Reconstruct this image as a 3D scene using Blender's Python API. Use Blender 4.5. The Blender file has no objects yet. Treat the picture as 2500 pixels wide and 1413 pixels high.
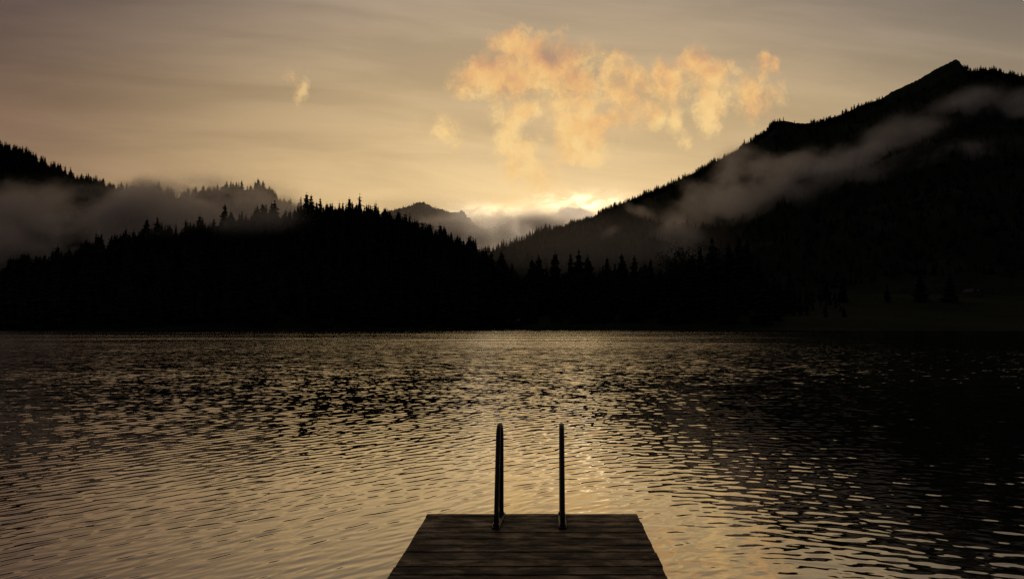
import bpy, math, random
import numpy as np
from mathutils import Vector, Matrix

random.seed(7)
RNG = np.random.default_rng(7)
S = bpy.context.scene
COL = S.collection
F, PITCH, CAMZ = 1667.0, math.radians(3.18), 1.9          # lens in photo pixels, tilt, eye height over the water
CP, SP = math.cos(PITCH), math.sin(PITCH)

def uv(px, py):
    """tangents of azimuth and elevation of a spot in the photograph"""
    a, b = (px - 1250.0) / F, (706.5 - py) / F
    y = CP - b * SP
    return a / y, (SP + b * CP) / y

def srgb(r, g, b, k=1.0):
    f = lambda c: ((c / 255.0) / 12.92 if c <= 10 else (((c / 255.0) + 0.055) / 1.055) ** 2.4) * k
    return (f(r), f(g), f(b), 1.0)

# ------------------------------------------------------------------ camera
cam = bpy.data.objects.new('camera', bpy.data.cameras.new('camera'))
COL.objects.link(cam)
cam.location = (0, 0, CAMZ)
cam.rotation_euler = (math.radians(90) + PITCH, 0, 0)
cam.data.sensor_width = 36.0
cam.data.lens = 36.0 * F / 2500.0
cam.data.clip_start = 0.05
cam.data.clip_end = 30000
S.camera = cam

S.view_settings.view_transform = 'Standard'
S.view_settings.look = 'None'
S.view_settings.gamma = 1.0
S.view_settings.exposure = 0.0
S.view_settings.use_curve_mapping = False
S.cycles.max_bounces = 6
S.cycles.diffuse_bounces = 2
S.cycles.glossy_bounces = 3
S.cycles.transparent_max_bounces = 8
S.cycles.volume_bounces = 2
S.cycles.volume_step_rate = 0.8
S.cycles.volume_max_steps = 64
S.cycles.use_denoising = True
S.cycles.denoising_prefilter = 'FAST'
try:
    S.cycles.denoiser = 'OPENIMAGEDENOISE'
except Exception:
    pass
S.cycles.sample_clamp_indirect = 4.0

# ------------------------------------------------------------------ node helper
class G:
    def __init__(self, tree):
        self.t = tree; self.n = tree.nodes; self.l = tree.links
    def new(self, kind, **kw):
        n = self.n.new(kind)
        for k, v in kw.items():
            setattr(n, k, v)
        return n
    def put(self, sock, v):
        if v is None: return
        if isinstance(v, bpy.types.NodeSocket): self.l.new(v, sock)
        else: sock.default_value = v
    def m(self, op, a, b=None, c=None, clamp=False):
        n = self.new('ShaderNodeMath', operation=op, use_clamp=clamp)
        for i, v in enumerate((a, b, c)): self.put(n.inputs[i], v)
        return n.outputs[0]
    def v(self, op, a, b=None, c=None):
        n = self.new('ShaderNodeVectorMath', operation=op)
        for i, v in enumerate((a, b, c)):
            if v is not None: self.put(n.inputs[i], v)
        return n.outputs['Value'] if op in ('LENGTH', 'DOT_PRODUCT', 'DISTANCE') else n.outputs[0]
    def scale(self, a, s):
        n = self.new('ShaderNodeVectorMath', operation='SCALE')
        self.put(n.inputs[0], a); self.put(n.inputs['Scale'], s)
        return n.outputs[0]
    def xyz(self, x, y, z):
        n = self.new('ShaderNodeCombineXYZ')
        for i, v in enumerate((x, y, z)): self.put(n.inputs[i], v)
        return n.outputs[0]
    def sep(self, a):
        n = self.new('ShaderNodeSeparateXYZ'); self.put(n.inputs[0], a)
        return n.outputs
    def noise(self, vec, scale, detail=4, rough=0.55, dist=0.0):
        n = self.new('ShaderNodeTexNoise')
        self.put(n.inputs['Vector'], vec)
        n.inputs['Scale'].default_value = scale; n.inputs['Detail'].default_value = detail
        n.inputs['Roughness'].default_value = rough; n.inputs['Distortion'].default_value = dist
        return n
    def map(self, x, a, b, c=0.0, d=1.0, smooth=True):
        n = self.new('ShaderNodeMapRange')
        n.interpolation_type = 'SMOOTHSTEP' if smooth else 'LINEAR'
        self.put(n.inputs[0], x)
        for i, v in enumerate((a, b, c, d)): self.put(n.inputs[i + 1], v)
        return n.outputs[0]
    def ramp(self, x, stops, interp='LINEAR'):
        n = self.new('ShaderNodeValToRGB')
        cr = n.color_ramp; cr.interpolation = interp
        while len(cr.elements) < len(stops): cr.elements.new(0.5)
        for e, (p, c) in zip(cr.elements, stops):
            e.position = p; e.color = c
        self.put(n.inputs[0], x)
        return n.outputs[0]
    def mix(self, f, a, b, blend='MIX'):
        n = self.new('ShaderNodeMix', data_type='RGBA', blend_type=blend)
        n.clamp_factor = True
        self.put(n.inputs[0], f); self.put(n.inputs[6], a); self.put(n.inputs[7], b)
        return n.outputs[2]

# ------------------------------------------------------------------ world: dusk sky with lit clouds
SUN_AZ, SUN_EL = math.radians(5.5), math.radians(2.5)
def build_world():
    W = bpy.data.worlds.new('World'); S.world = W
    W.use_nodes = True
    W.node_tree.nodes.clear()
    g = G(W.node_tree)
    tc = g.new('ShaderNodeTexCoord')
    d = g.v('NORMALIZE', tc.outputs['Generated'])
    dx, dy, dz = g.sep(d)
    yy = g.m('MAXIMUM', dy, 0.08)
    u = g.m('DIVIDE', dx, yy); v = g.m('DIVIDE', dz, yy)
    p = g.xyz(u, v, 0.0)
    # height gradient in the middle of the view
    st = [(0.0, (224, 184, 120)), (0.10, (240, 206, 146)), (0.16, (240, 208, 150)), (0.22, (228, 198, 144)), (0.28, (214, 186, 138)), (0.35, (200, 175, 133)),
          (0.42, (187, 166, 133)), (0.50, (170, 153, 129)), (0.62, (150, 134, 114)), (0.78, (136, 122, 108)), (1.0, (122, 111, 103))]
    base = g.ramp(g.m('DIVIDE', v, 1.0), [(a, srgb(*c)) for a, c in st])
    # towards the sides the sky is duller, mauve on the one hand and grey on the other
    fl = g.map(u, -0.06, -0.80)
    fr = g.map(u, 0.12, 0.80)
    tl = g.mix(fl, (1, 1, 1, 1), (0.355, 0.315, 0.375, 1))
    tr = g.mix(fr, (1, 1, 1, 1), (0.66, 0.70, 0.80, 1))
    base = g.mix(1.0, base, (1.015, 0.985, 0.995, 1), 'MULTIPLY')
    base = g.mix(1.0, base, tl, 'MULTIPLY')
    base = g.mix(1.0, base, tr, 'MULTIPLY')
    up = g.m('MULTIPLY', g.map(v, 0.28, 0.60), g.map(g.m('ABSOLUTE', g.m('SUBTRACT', u, 0.05)), 0.15, 0.75))
    base = g.mix(up, base, g.mix(1.0, base, (0.78, 0.79, 0.82, 1), 'MULTIPLY'))
    # thin stratus streaks
    pw = g.v('ADD', g.v('MULTIPLY', p, (1.3, 9.0, 1.0)), g.xyz(0.0, g.m('MULTIPLY', u, 0.8), 0.0))
    s1 = g.noise(pw, 1.6, 5, 0.55, 0.4).outputs[0]
    k = g.map(s1, 0.3, 0.7, 0.87, 1.11)
    base = g.mix(1.0, base, g.xyz(k, k, k), 'MULTIPLY')
    s2 = g.noise(g.v('MULTIPLY', p, (2.2, 4.0, 1.0)), 1.3, 3, 0.5, 0.3).outputs[0]
    base = g.mix(g.map(s2, 0.45, 0.75, 0.0, 0.22), base, g.mix(1.0, base, (0.85, 0.80, 0.92, 1), 'MULTIPLY'))
    # glow where the sun has gone down behind the pass
    def gauss(cx, cy, sx, sy):
        cu, cv = uv(cx, cy)
        q = g.v('MULTIPLY', g.v('SUBTRACT', p, (cu, cv, 0)), (1 / sx, 1 / sy, 0))
        return g.m('EXPONENT', g.m('MULTIPLY', g.v('DOT_PRODUCT', q, q), -1.0))
    rag = g.map(g.noise(g.v('MULTIPLY', p, (1.0, 2.0, 1.0)), 26, 7, 0.62, 0.5).outputs[0], 0.35, 0.65, 0.15, 1.0)
    gl = g.m('MULTIPLY', gauss(1420, 496, 0.060, 0.014), 1.6)
    gl = g.m('ADD', gl, g.m('MULTIPLY', gauss(1190, 522, 0.055, 0.011), 1.35))
    gl = g.m('MULTIPLY', gl, rag)
    gl = g.m('ADD', gl, g.m('MULTIPLY', gauss(1370, 490, 0.22, 0.09), 0.11))
    glow = g.mix(1.0, g.xyz(gl, gl, gl), (1.0, 0.82, 0.52, 1), 'MULTIPLY')
    base = g.mix(1.0, base, glow, 'ADD')
    # clouds: rags of vapour, mask shapes times turbulence
    blobs = [(1285,118,85,44,1),(1210,185,95,48,1.05),(1165,185,60,36,.95),(1330,165,100,75,1.1),(1265,205,120,40,1.05),(1420,200,85,62,.8),
             (1495,170,40,32,.75),(1515,230,62,80,.9),(1440,252,70,42,.85),(1485,285,75,34,.95),(1350,262,55,42,.6),(1420,310,88,62,1),
             (1430,368,70,28,.95),(1285,280,75,28,.8),(1236,320,36,56,.9),(1270,365,56,28,.9),(1250,425,30,66,.85),(1312,420,40,66,.85),(1290,480,60,40,.6),
             (1575,275,40,34,.7),(1620,170,30,36,.65),(1630,212,42,54,.75),(1640,278,26,46,.9),(1712,155,52,42,.95),(1752,188,40,56,.95),
             (1735,262,40,58,.95),(1785,215,50,50,.55),(1832,232,44,60,.85),(1885,232,45,30,.5),(1864,148,14,34,.6),(1894,160,16,30,.65),
             (1670,335,18,30,.6),(733,212,20,44,.44),(700,186,34,22,.20),(1092,320,34,44,.38),(1022,322,26,30,.28),
             (1225,490,60,40,.4),(1350,470,60,40,.3)]
    wn = g.noise(p, 11, 6, 0.6).outputs['Color']
    wp = g.v('ADD', p, g.scale(g.v('SUBTRACT', wn, (0.5, 0.5, 0.5)), 0.07))
    mask = None
    for cx, cy, rx, ry, s in blobs:
        cu, cv = uv(cx, cy); ru, rv = 1.6 * rx / F, 1.6 * ry / F
        q = g.v('MULTIPLY_ADD', wp, (1 / ru, 1 / rv, 0), (-cu / ru, -cv / rv, 0))
        t = g.m('MULTIPLY_ADD', g.v('LENGTH', q), -s, s)
        mask = t if mask is None else g.m('SMOOTH_MAX', mask, t, 0.12)
    mask = g.m('MULTIPLY', g.m('MAXIMUM', mask, 0.0), 0.95)
    wf = g.v('ADD', p, g.scale(g.v('SUBTRACT', g.noise(p, 34, 5, 0.6).outputs['Color'], (0.5, 0.5, 0.5)), 0.030))
    n1 = g.noise(g.v('MULTIPLY', wf, (1.0, 0.85, 1)), 30, 10, 0.66, 0.2).outputs[0]
    n0 = g.noise(g.v('MULTIPLY', wf, (1.25, 0.85, 1)), 13, 6, 0.62, 0.2).outputs[0]
    den = g.m('ADD', g.m('MULTIPLY', mask, 1.05), g.m('MULTIPLY', g.m('SUBTRACT', n1, 0.5), 1.85))
    den = g.m('ADD', den, g.m('MULTIPLY', g.m('SUBTRACT', n0, 0.5), 1.55))
    den = g.m('MULTIPLY', den, g.map(mask, 0.0, 0.2))
    alpha = g.map(den, -0.04, 0.80)
    n2 = g.noise(g.v('ADD', p, (0.0, 0.012, 3.0)), 9, 5, 0.55, 0.2).outputs[0]
    shade = g.m('ADD', g.map(v, 0.15, 0.42, -0.2, 0.42, False), g.m('ADD', g.m('MULTIPLY', g.m('SUBTRACT', n2, 0.5), 1.5), g.m('MULTIPLY', g.m('SUBTRACT', 0.5, n1), 0.6)))
    dark = gauss(1340, 135, 0.034, 0.020)
    dark = g.m('ADD', dark, g.m('MULTIPLY', gauss(1210, 146, 0.032, 0.012), 0.9))
    dark = g.m('ADD', dark, g.m('MULTIPLY', gauss(1410, 205, 0.05, 0.035), 0.5))
    shade = g.m('ADD', shade, g.m('MULTIPLY', g.m('MULTIPLY', dark, g.map(n0, 0.35, 0.6)), 0.75))
    m0 = g.noise(g.v('MULTIPLY', g.v('ADD', wf, (0.004, -0.016, 0.0)), (1.25, 0.85, 1)), 13, 6, 0.62, 0.2).outputs[0]
    shade = g.m('ADD', shade, g.m('MULTIPLY', g.m('SUBTRACT', m0, n0), 1.5))      # side turned to the sunken sun is brighter
    ccol = g.ramp(shade, [(0.0, srgb(253, 214, 146)), (0.3, srgb(246, 196, 128)), (0.62, srgb(227, 172, 120)), (1.0, srgb(184, 146, 119))])
    alpha = g.m('MULTIPLY', alpha, g.map(v, 0.15, 0.27, 0.40, 0.90))
    base = g.mix(alpha, base, ccol)
    # grey cloud lying in the pass
    low = [(1395,525,52,24,1),(1300,545,80,26,.9),(1225,560,75,30,.9),(1340,570,150,34,1),(1150,590,80,26,.8),(1190,560,60,40,.6)]
    m2 = None
    for cx, cy, rx, ry, s in low:
        cu, cv = uv(cx, cy); ru, rv = 1.3 * rx / F, 1.3 * ry / F
        q = g.v('MULTIPLY_ADD', wp, (1 / ru, 1 / rv, 0), (-cu / ru, -cv / rv, 0))
        t = g.m('MULTIPLY_ADD', g.v('LENGTH', q), -s, s)
        m2 = t if m2 is None else g.m('MAXIMUM', m2, t)
    d2 = g.m('ADD', m2, g.m('MULTIPLY', g.m('SUBTRACT', n1, 0.5), 0.7))
    a2 = g.map(d2, 0.02, 0.5, 0.0, 0.93)
    lc = g.ramp(g.map(d2, 0.05, 0.7), [(0.0, srgb(250, 222, 160)), (0.4, srgb(196, 170, 138)), (1.0, srgb(142, 123, 110))])
    base = g.mix(a2, base, lc)
    # the far side of the sky, behind the viewer, is already dim
    back = g.map(dy, -0.1, 0.5)
    base = g.mix(back, (0.016, 0.017, 0.021, 1), base)
    base = g.mix(g.map(dz, -0.02, -0.2), base, (0.002, 0.002, 0.002, 1))
    sky = g.new('ShaderNodeTexSky', sky_type='NISHITA')
    sky.sun_disc = False
    sky.sun_elevation = math.radians(1.0); sky.sun_rotation = SUN_AZ
    sky.dust_density = 3.0
    b1 = g.new('ShaderNodeBackground'); g.put(b1.inputs[0], base); b1.inputs[1].default_value = 1.0
    b2 = g.new('ShaderNodeBackground'); g.put(b2.inputs[0], sky.outputs[0]); b2.inputs[1].default_value = 0.05
    mx = g.new('ShaderNodeMixShader'); mx.inputs[0].default_value = 0.04      # nearly all of it is overcast
    g.l.new(b1.outputs[0], mx.inputs[1]); g.l.new(b2.outputs[0], mx.inputs[2])
    o = g.new('ShaderNodeOutputWorld'); g.l.new(mx.outputs[0], o.inputs[0])
    W.cycles.sampling_method = 'MANUAL'
    W.cycles.sample_map_resolution = 512
build_world()

sl = bpy.data.lights.new('sun', 'SUN')
sl.energy = 1.0; sl.angle = math.radians(10); sl.color = (1.0, 0.82, 0.58)
so = bpy.data.objects.new('sun', sl); COL.objects.link(so)
sd = Vector((math.sin(SUN_AZ) * math.cos(SUN_EL), math.cos(SUN_AZ) * math.cos(SUN_EL), math.sin(SUN_EL)))
so.rotation_euler = sd.to_track_quat('Z', 'Y').to_euler()
so.location = sd * 500

# ------------------------------------------------------------------ materials
def mat(name, fn):
    m = bpy.data.materials.new(name); m.use_nodes = True
    m.node_tree.nodes.clear()
    g = G(m.node_tree); out = g.new('ShaderNodeOutputMaterial')
    fn(g, out)
    return m

def pbr(g, out, col, rough=0.8, spec=0.3, metal=0.0, bump=None, bs=0.3, bd=0.02):
    b = g.new('ShaderNodeBsdfPrincipled')
    g.put(b.inputs['Base Color'], col); g.put(b.inputs['Roughness'], rough)
    g.put(b.inputs['Specular IOR Level'], spec); g.put(b.inputs['Metallic'], metal)
    if bump is not None:
        n = g.new('ShaderNodeBump'); n.inputs['Strength'].default_value = bs; n.inputs['Distance'].default_value = bd
        g.put(n.inputs['Height'], bump); g.l.new(n.outputs[0], b.inputs['Normal'])
    g.l.new(b.outputs[0], out.inputs[0])
    return b

def two_tone(c1, c2, scale, rough=0.9, spec=0.1, detail=5):
    def fn(g, out):
        geo = g.new('ShaderNodeNewGeometry')
        n = g.noise(geo.outputs['Position'], scale, detail, 0.6).outputs[0]
        pbr(g, out, g.mix(g.map(n, 0.35, 0.65), c1, c2), rough, spec)
    return fn

M = {}
M['needles'] = mat('needles', two_tone((.016, .030, .014, 1), (.032, .052, .022, 1), 0.15, 0.95, 0.02))
M['leaves'] = mat('leaves', two_tone((.026, .044, .018, 1), (.048, .066, .030, 1), 0.3, 0.95, 0.02))
M['bark'] = mat('bark', two_tone((.02, .015, .011, 1), (.045, .036, .028, 1), 2.0, 0.95, 0.05))
M['forest_floor'] = mat('forest_floor', two_tone((.014, .022, .012, 1), (.028, .038, .018, 1), 0.02, 0.95, 0.02))
M['meadow'] = mat('meadow', two_tone((.016, .026, .010, 1), (.034, .040, .018, 1), 0.012, 0.95, 0.02))
M['rock'] = mat('rock', two_tone((.03, .034, .026, 1), (.07, .07, .06, 1), 0.012, 0.95, 0.02))
M['reeds'] = mat('reeds', two_tone((.09, .12, .05, 1), (.14, .16, .08, 1), 0.2, 0.9, 0.05))
M['wall_pale'] = mat('wall_pale', two_tone((.10, .097, .09, 1), (.16, .157, .147, 1), 0.8, 0.85, 0.1))
M['wall_wood'] = mat('wall_wood', two_tone((.05, .035, .024, 1), (.09, .06, .04, 1), 1.0, 0.85, 0.1))
M['roof'] = mat('roof', two_tone((.05, .042, .036, 1), (.09, .078, .068, 1), 1.2, 0.8, 0.2))
M['pane'] = mat('pane', lambda g, o: pbr(g, o, (.03, .035, .04, 1), 0.08, 0.6))
M['white_paint'] = mat('white_paint', two_tone((.65, .65, .62, 1), (.8, .8, .78, 1), 3.0, 0.5, 0.4))
M['mud'] = mat('mud', two_tone((.012, .011, .008, 1), (.025, .022, .016, 1), 0.05, 0.9, 0.1))

def wood_fn(g, out):
    tc = g.new('ShaderNodeTexCoord'); pz = tc.outputs['Object']
    at = g.new('ShaderNodeAttribute', attribute_name='plank'); a = at.outputs['Fac']
    off = g.v('ADD', pz, g.xyz(g.m('MULTIPLY', a, 37.0), g.m('MULTIPLY', a, 11.0), 0.0))
    grain = g.noise(g.v('MULTIPLY', off, (1.6, 46.0, 10.0)), 1.0, 8, 0.65, 0.4).outputs[0]
    fine = g.noise(g.v('MULTIPLY', off, (5.0, 150.0, 20.0)), 1.0, 4, 0.6).outputs[0]
    patch = g.noise(g.v('MULTIPLY', pz, (1.0, 2.6, 1.0)), 3.4, 7, 0.68, 0.5).outputs[0]
    blot = g.noise(g.v('MULTIPLY', off, (2.6, 14.0, 1.0)), 3.6, 6, 0.7, 0.4).outputs[0]
    c = g.ramp(grain, [(0.3, (.005, .0038, .003, 1)), (0.5, (.014, .0088, .0056, 1)), (0.70, (.056, .033, .019, 1))])
    c = g.mix(g.map(fine, 0.35, 0.7, 0.0, 0.55), c, (.012, .008, .006, 1))
    c = g.mix(g.map(patch, 0.42, 0.66, 0.0, 0.75), c, g.mix(0.5, c, (.36, .22, .125, 1)))
    c = g.mix(g.map(blot, 0.52, 0.68, 0.0, 0.7), c, (.012, .010, .009, 1))
    k = g.map(a, 0.0, 1.0, 0.5, 1.5)
    c = g.mix(1.0, c, g.xyz(k, k, k), 'MULTIPLY')
    r = g.map(patch, 0.35, 0.7, 0.75, 0.42)
    h = g.m('ADD', grain, g.m('MULTIPLY', fine, 0.5))
    pbr(g, out, c, r, 0.20, 0.0, h, 0.6, 0.004)
M['wood'] = mat('weathered_wood', wood_fn)
def pile_fn(g, out):
    tc = g.new('ShaderNodeTexCoord')
    n = g.noise(g.v('MULTIPLY', tc.outputs['Object'], (12, 12, 1.5)), 1.0, 6, 0.6).outputs[0]
    pbr(g, out, g.ramp(n, [(0.3, (.012, .010, .008, 1)), (0.7, (.05, .038, .028, 1))]), 0.8, 0.25, 0.0, n, 0.5, 0.01)
M['pile'] = mat('pile_wood', pile_fn)
def steel_fn(g, out):
    tc = g.new('ShaderNodeTexCoord')
    n = g.noise(tc.outputs['Object'], 14, 5, 0.6).outputs[0]
    pbr(g, out, g.mix(n, (.07, .072, .076, 1), (.16, .16, .16, 1)), g.map(n, 0.3, 0.7, 0.30, 0.48), 0.5, 1.0)
M['rust'] = mat('rust', two_tone((.012, .008, .006, 1), (.03, .018, .012, 1), 40, 0.8, 0.2))
M['steel'] = mat('dull_steel', steel_fn)

# ------------------------------------------------------------------ mesh helpers
def link(name, me, m, parent=None):
    o = bpy.data.objects.new(name, me); COL.objects.link(o)
    if m is not None and not me.materials: me.materials.append(m)
    if parent is not None: o.parent = parent
    return o

def np_mesh(name, V, Fc, smooth=False):
    """V (n,3), Fc (m,3|4) -> mesh"""
    me = bpy.data.meshes.new(name)
    V = np.ascontiguousarray(V, dtype=np.float32); Fc = np.ascontiguousarray(Fc, dtype=np.int32)
    k = Fc.shape[1]
    me.vertices.add(len(V)); me.vertices.foreach_set('co', V.ravel())
    me.loops.add(Fc.size); me.loops.foreach_set('vertex_index', Fc.ravel())
    me.polygons.add(len(Fc))
    me.polygons.foreach_set('loop_start', np.arange(0, Fc.size, k, dtype=np.int32))
    if smooth: me.polygons.foreach_set('use_smooth', np.ones(len(Fc), dtype=bool))
    me.update(calc_edges=True)
    return me

class MB:
    """collects shapes for ONE mesh"""
    def __init__(self): self.v = []; self.f = []; self.a = []
    def add(self, vs, fs, a=0.0):
        k = len(self.v); self.v += [tuple(x) for x in vs]
        self.f += [[i + k for i in f] for f in fs]; self.a += [a] * len(vs)
    def box(self, lo, hi, mtx=None, a=0.0):
        vs = [Vector((x, y, z)) for x in (lo[0], hi[0]) for y in (lo[1], hi[1]) for z in (lo[2], hi[2])]
        if mtx is not None: vs = [mtx @ q for q in vs]
        self.add(vs, [(0,1,3,2),(4,6,7,5),(0,4,5,1),(2,3,7,6),(0,2,6,4),(1,5,7,3)], a)
    def tube(self, pts, r, n=14, cap=True):
        pts = [Vector(q) for q in pts]; rs = r if isinstance(r, (list, tuple)) else [r] * len(pts)
        ring = []; nrm = None
        for i, q in enumerate(pts):
            t = (pts[min(i + 1, len(pts) - 1)] - pts[max(i - 1, 0)]).normalized()
            if nrm is None: nrm = t.orthogonal().normalized()
            else: nrm = (nrm - t * nrm.dot(t)).normalized()
            b = t.cross(nrm)
            ring += [q + (nrm * math.cos(2 * math.pi * j / n) + b * math.sin(2 * math.pi * j / n)) * rs[i] for j in range(n)]
        fs = [(i*n+j, i*n+(j+1)%n, (i+1)*n+(j+1)%n, (i+1)*n+j) for i in range(len(pts)-1) for j in range(n)]
        if cap: fs += [tuple(range(n))[::-1], tuple((len(pts)-1)*n + j for j in range(n))]
        self.add(ring, fs)
    def build(self, name, m, parent=None, smooth=False, bevel=0.0, attr=False):
        me = bpy.data.meshes.new(name); me.from_pydata(self.v, [], self.f); me.update()
        if smooth:
            me.polygons.foreach_set('use_smooth', [len(p.vertices) == 4 for p in me.polygons])
        if attr:
            at = me.attributes.new('plank', 'FLOAT', 'POINT'); at.data.foreach_set('value', self.a)
        o = link(name, me, m, parent)
        if bevel:
            b = o.modifiers.new('bevel', 'BEVEL'); b.width = bevel; b.segments = 2; b.limit_method = 'ANGLE'
        return o

def thing(name, loc, label, cat, group=None, rz=0.0):
    o = bpy.data.objects.new(name, None); COL.objects.link(o)
    o.location = loc; o.rotation_euler = (0, 0, rz); o.empty_display_size = 0.3
    o['label'] = label; o['category'] = cat
    if group: o['group'] = group
    return o
def kind(o, k, label=None, cat=None):
    o['kind'] = k
    if label: o['label'] = label
    if cat: o['category'] = cat
    return o

# ------------------------------------------------------------------ land: hills as real relief around the lake
rs = np.random.default_rng(11)
WAV = [(rs.uniform(0, 6.28), 2 * math.pi / L, rs.uniform(0, 6.28), L) for L in (420, 300, 210, 160, 120, 90, 70, 52, 40, 30)]
def bumps(x, y):
    z = np.zeros_like(x)
    for a, k, ph, L in WAV:
        z += L * np.sin(k * (x * math.cos(a) + y * math.sin(a)) + ph + 1.3 * np.sin(0.6 * k * (x * math.sin(a) - y * math.cos(a))))
    return z / 420.0

class Hill:
    def __init__(self, prof, dc, df, db, th, ease=0.6, rough=6.0, zf=0.6, jag=0.0):
        self.jag = jag
        pts = [uv(*q) for q in prof]
        self.pu = np.array([q[0] for q in pts]); self.pv = np.array([q[1] for q in pts])
        o = np.argsort(self.pu); self.pu = self.pu[o]; self.pv = self.pv[o]
        self.dc, self.df, self.db, self.th, self.ease, self.rough, self.zf = dc, df, db, th, ease, rough, zf
    def par(self, f, u): return np.interp(u, [q[0] for q in f], [q[1] for q in f]) if isinstance(f, (list, tuple)) else np.full_like(u, f, dtype=float)
    def z(self, u, y):
        u = np.asarray(u, float); y = np.asarray(y, float)
        dc, df, db = self.par(self.dc, u), self.par(self.df, u), self.par(self.db, u)
        th = self.par(self.th, u)
        zc = CAMZ + np.interp(u, self.pu, self.pv) * dc - th
        for q, (f, p) in enumerate(((310, .3), (730, 1.9), (1370, 4.1), (2600, 2.2))):
            zc = zc + self.jag * (0.8 ** q) * np.abs(np.sin(f * u + p + 2.0 * np.sin(0.37 * f * u)))
        t = np.clip((y - df) / (dc - df), -0.6, 1)
        tp = np.clip(t, 0, 1)
        s = tp * (self.ease + (1 - self.ease) * tp)
        z = self.zf + (zc - self.zf) * s + np.minimum(t, 0) * 12
        t2 = np.clip((y - dc) / (db - dc), 0, 1)
        z = z * (1 - t2 ** 1.4) - 6 * t2
        return z + self.rough * bumps(u * y, y) * np.clip(4 * tp * (1 - tp), 0, 1) * (y <= dc)
    def mesh(self, name, m, u0, u1, nu, nt, label):
        us = np.linspace(u0, u1, nu)
        T = np.concatenate([np.linspace(-0.15, 1, nt), 1 + np.linspace(0, 1, nt // 3)[1:]])
        U, TT = np.meshgrid(us, T, indexing='ij')
        dc, df, db = self.par(self.dc, U), self.par(self.df, U), self.par(self.db, U)
        Y = np.where(TT <= 1, df + (dc - df) * TT, dc + (db - dc) * (TT - 1))
        Z = self.z(U, Y)
        V = np.stack([U * Y, Y, Z], -1).reshape(-1, 3)
        n2 = len(T)
        i, j = np.meshgrid(np.arange(nu - 1), np.arange(n2 - 1), indexing='ij')
        a = (i * n2 + j).ravel()
        Fc = np.stack([a, a + n2, a + n2 + 1, a + 1], -1)
        o = link(name, np_mesh(name, V, Fc, True), m)
        return kind(o, 'structure', label)

U = lambda px: (px - 1250.0) / F
# wooded hill on the near far-shore
hill_a = Hill([(-900,690),(-400,668),(0,655),(60,640),(150,625),(220,596),(300,575),(360,562),(430,560),(500,545),(560,535),(640,515),(700,520),(760,510),(850,503),
               (920,508),(960,516),(1000,536),(1050,550),(1090,562),(1130,584),(1170,606),(1200,632),(1240,660),(1275,690),(1310,720),(1400,760),(1500,790)],
              [(U(-900),640),(U(0),640),(U(300),720),(U(900),790),(U(1200),760),(U(1500),660)],
              [(U(-900),470),(U(0),470),(U(700),545),(U(1180),590),(U(1300),560),(U(1500),545)], [(U(-900),1000),(U(300),1000),(U(1200),1000),(U(1500),900)], [(U(-900),15),(U(1180),15),(U(1300),10),(U(1500),3)], 0.85, 3.0)
# taller mountain behind it, in mist
hill_b = Hill([(-900,60),(-500,140),(-200,250),(0,343),(30,350),(100,382),(150,405),(200,426),(260,440),(320,452),(370,448),(410,462),(440,468),(470,460),(520,450),
               (580,447),(640,447),(665,462),(700,485),(730,500),(800,530),(900,570),(1000,610),(1100,650)],
              [(U(-900),1300),(U(0),1300),(U(700),1250),(U(1100),1200)], [(U(-900),760),(U(0),760),(U(400),880),(U(1100),930)], 1900, 13, 0.7, 10.0)
# far rocky summit in the gap
hill_c = Hill([(500,640),(700,590),(850,545),(920,525),(960,515),(1000,506),(1020,498),(1035,497),(1060,510),(1080,514),(1100,522),(1120,519),(1126,517),(1133,521),(1140,531),(1148,536),(1160,550),(1168,553),(1180,572),(1200,600),(1240,640),(1400,700)],
              3200, 2100, 4200, 3, 0.7, 26.0, 0.6, 4.5)
# forested shoulder at the foot of the right-hand mountain
hill_d = Hill([(1000,700),(1100,640),(1160,606),(1200,600),(1250,584),(1290,566),(1340,549),(1400,538),(1440,533),(1500,532),(1590,536),(1700,545),(1800,565),(1950,590),(2200,640)],
              [(U(1000),1300),(U(2200),1250)], [(U(1000),800),(U(2200),760)], 1700, 12, 0.75, 8.0)
# right-hand mountain
hill_e = Hill([(1150,640),(1300,580),(1380,548),(1440,530),(1470,513),(1500,500),(1550,480),(1600,460),(1650,440),(1700,415),(1740,393),(1780,375),(1820,348),(1850,330),(1880,306),
               (1895,298),(1915,297),(1950,303),(1975,303),(2000,294),(2030,285),(2060,274),(2100,256),(2150,240),(2200,216),(2240,198),(2280,174),(2320,154),(2335,147),(2350,158),(2365,168),
               (2400,168),(2420,165),(2450,172),(2500,184),(2600,215),(2800,250),(3100,300),(3600,360)],
              [(U(1150),2100),(U(1500),2050),(U(2335),1900),(U(3600),1700)], [(U(1150),900),(U(1700),800),(U(2500),640),(U(3600),560)], 3000,
              [(U(1150),9),(U(1880),9),(U(1900),1),(U(1990),1),(U(2000),8),(U(2170),6),(U(2190),0.5),(U(2365),0.5),(U(2375),9),(U(3600),9)], 0.72, 7.0, 0.6, 1.6)
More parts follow.
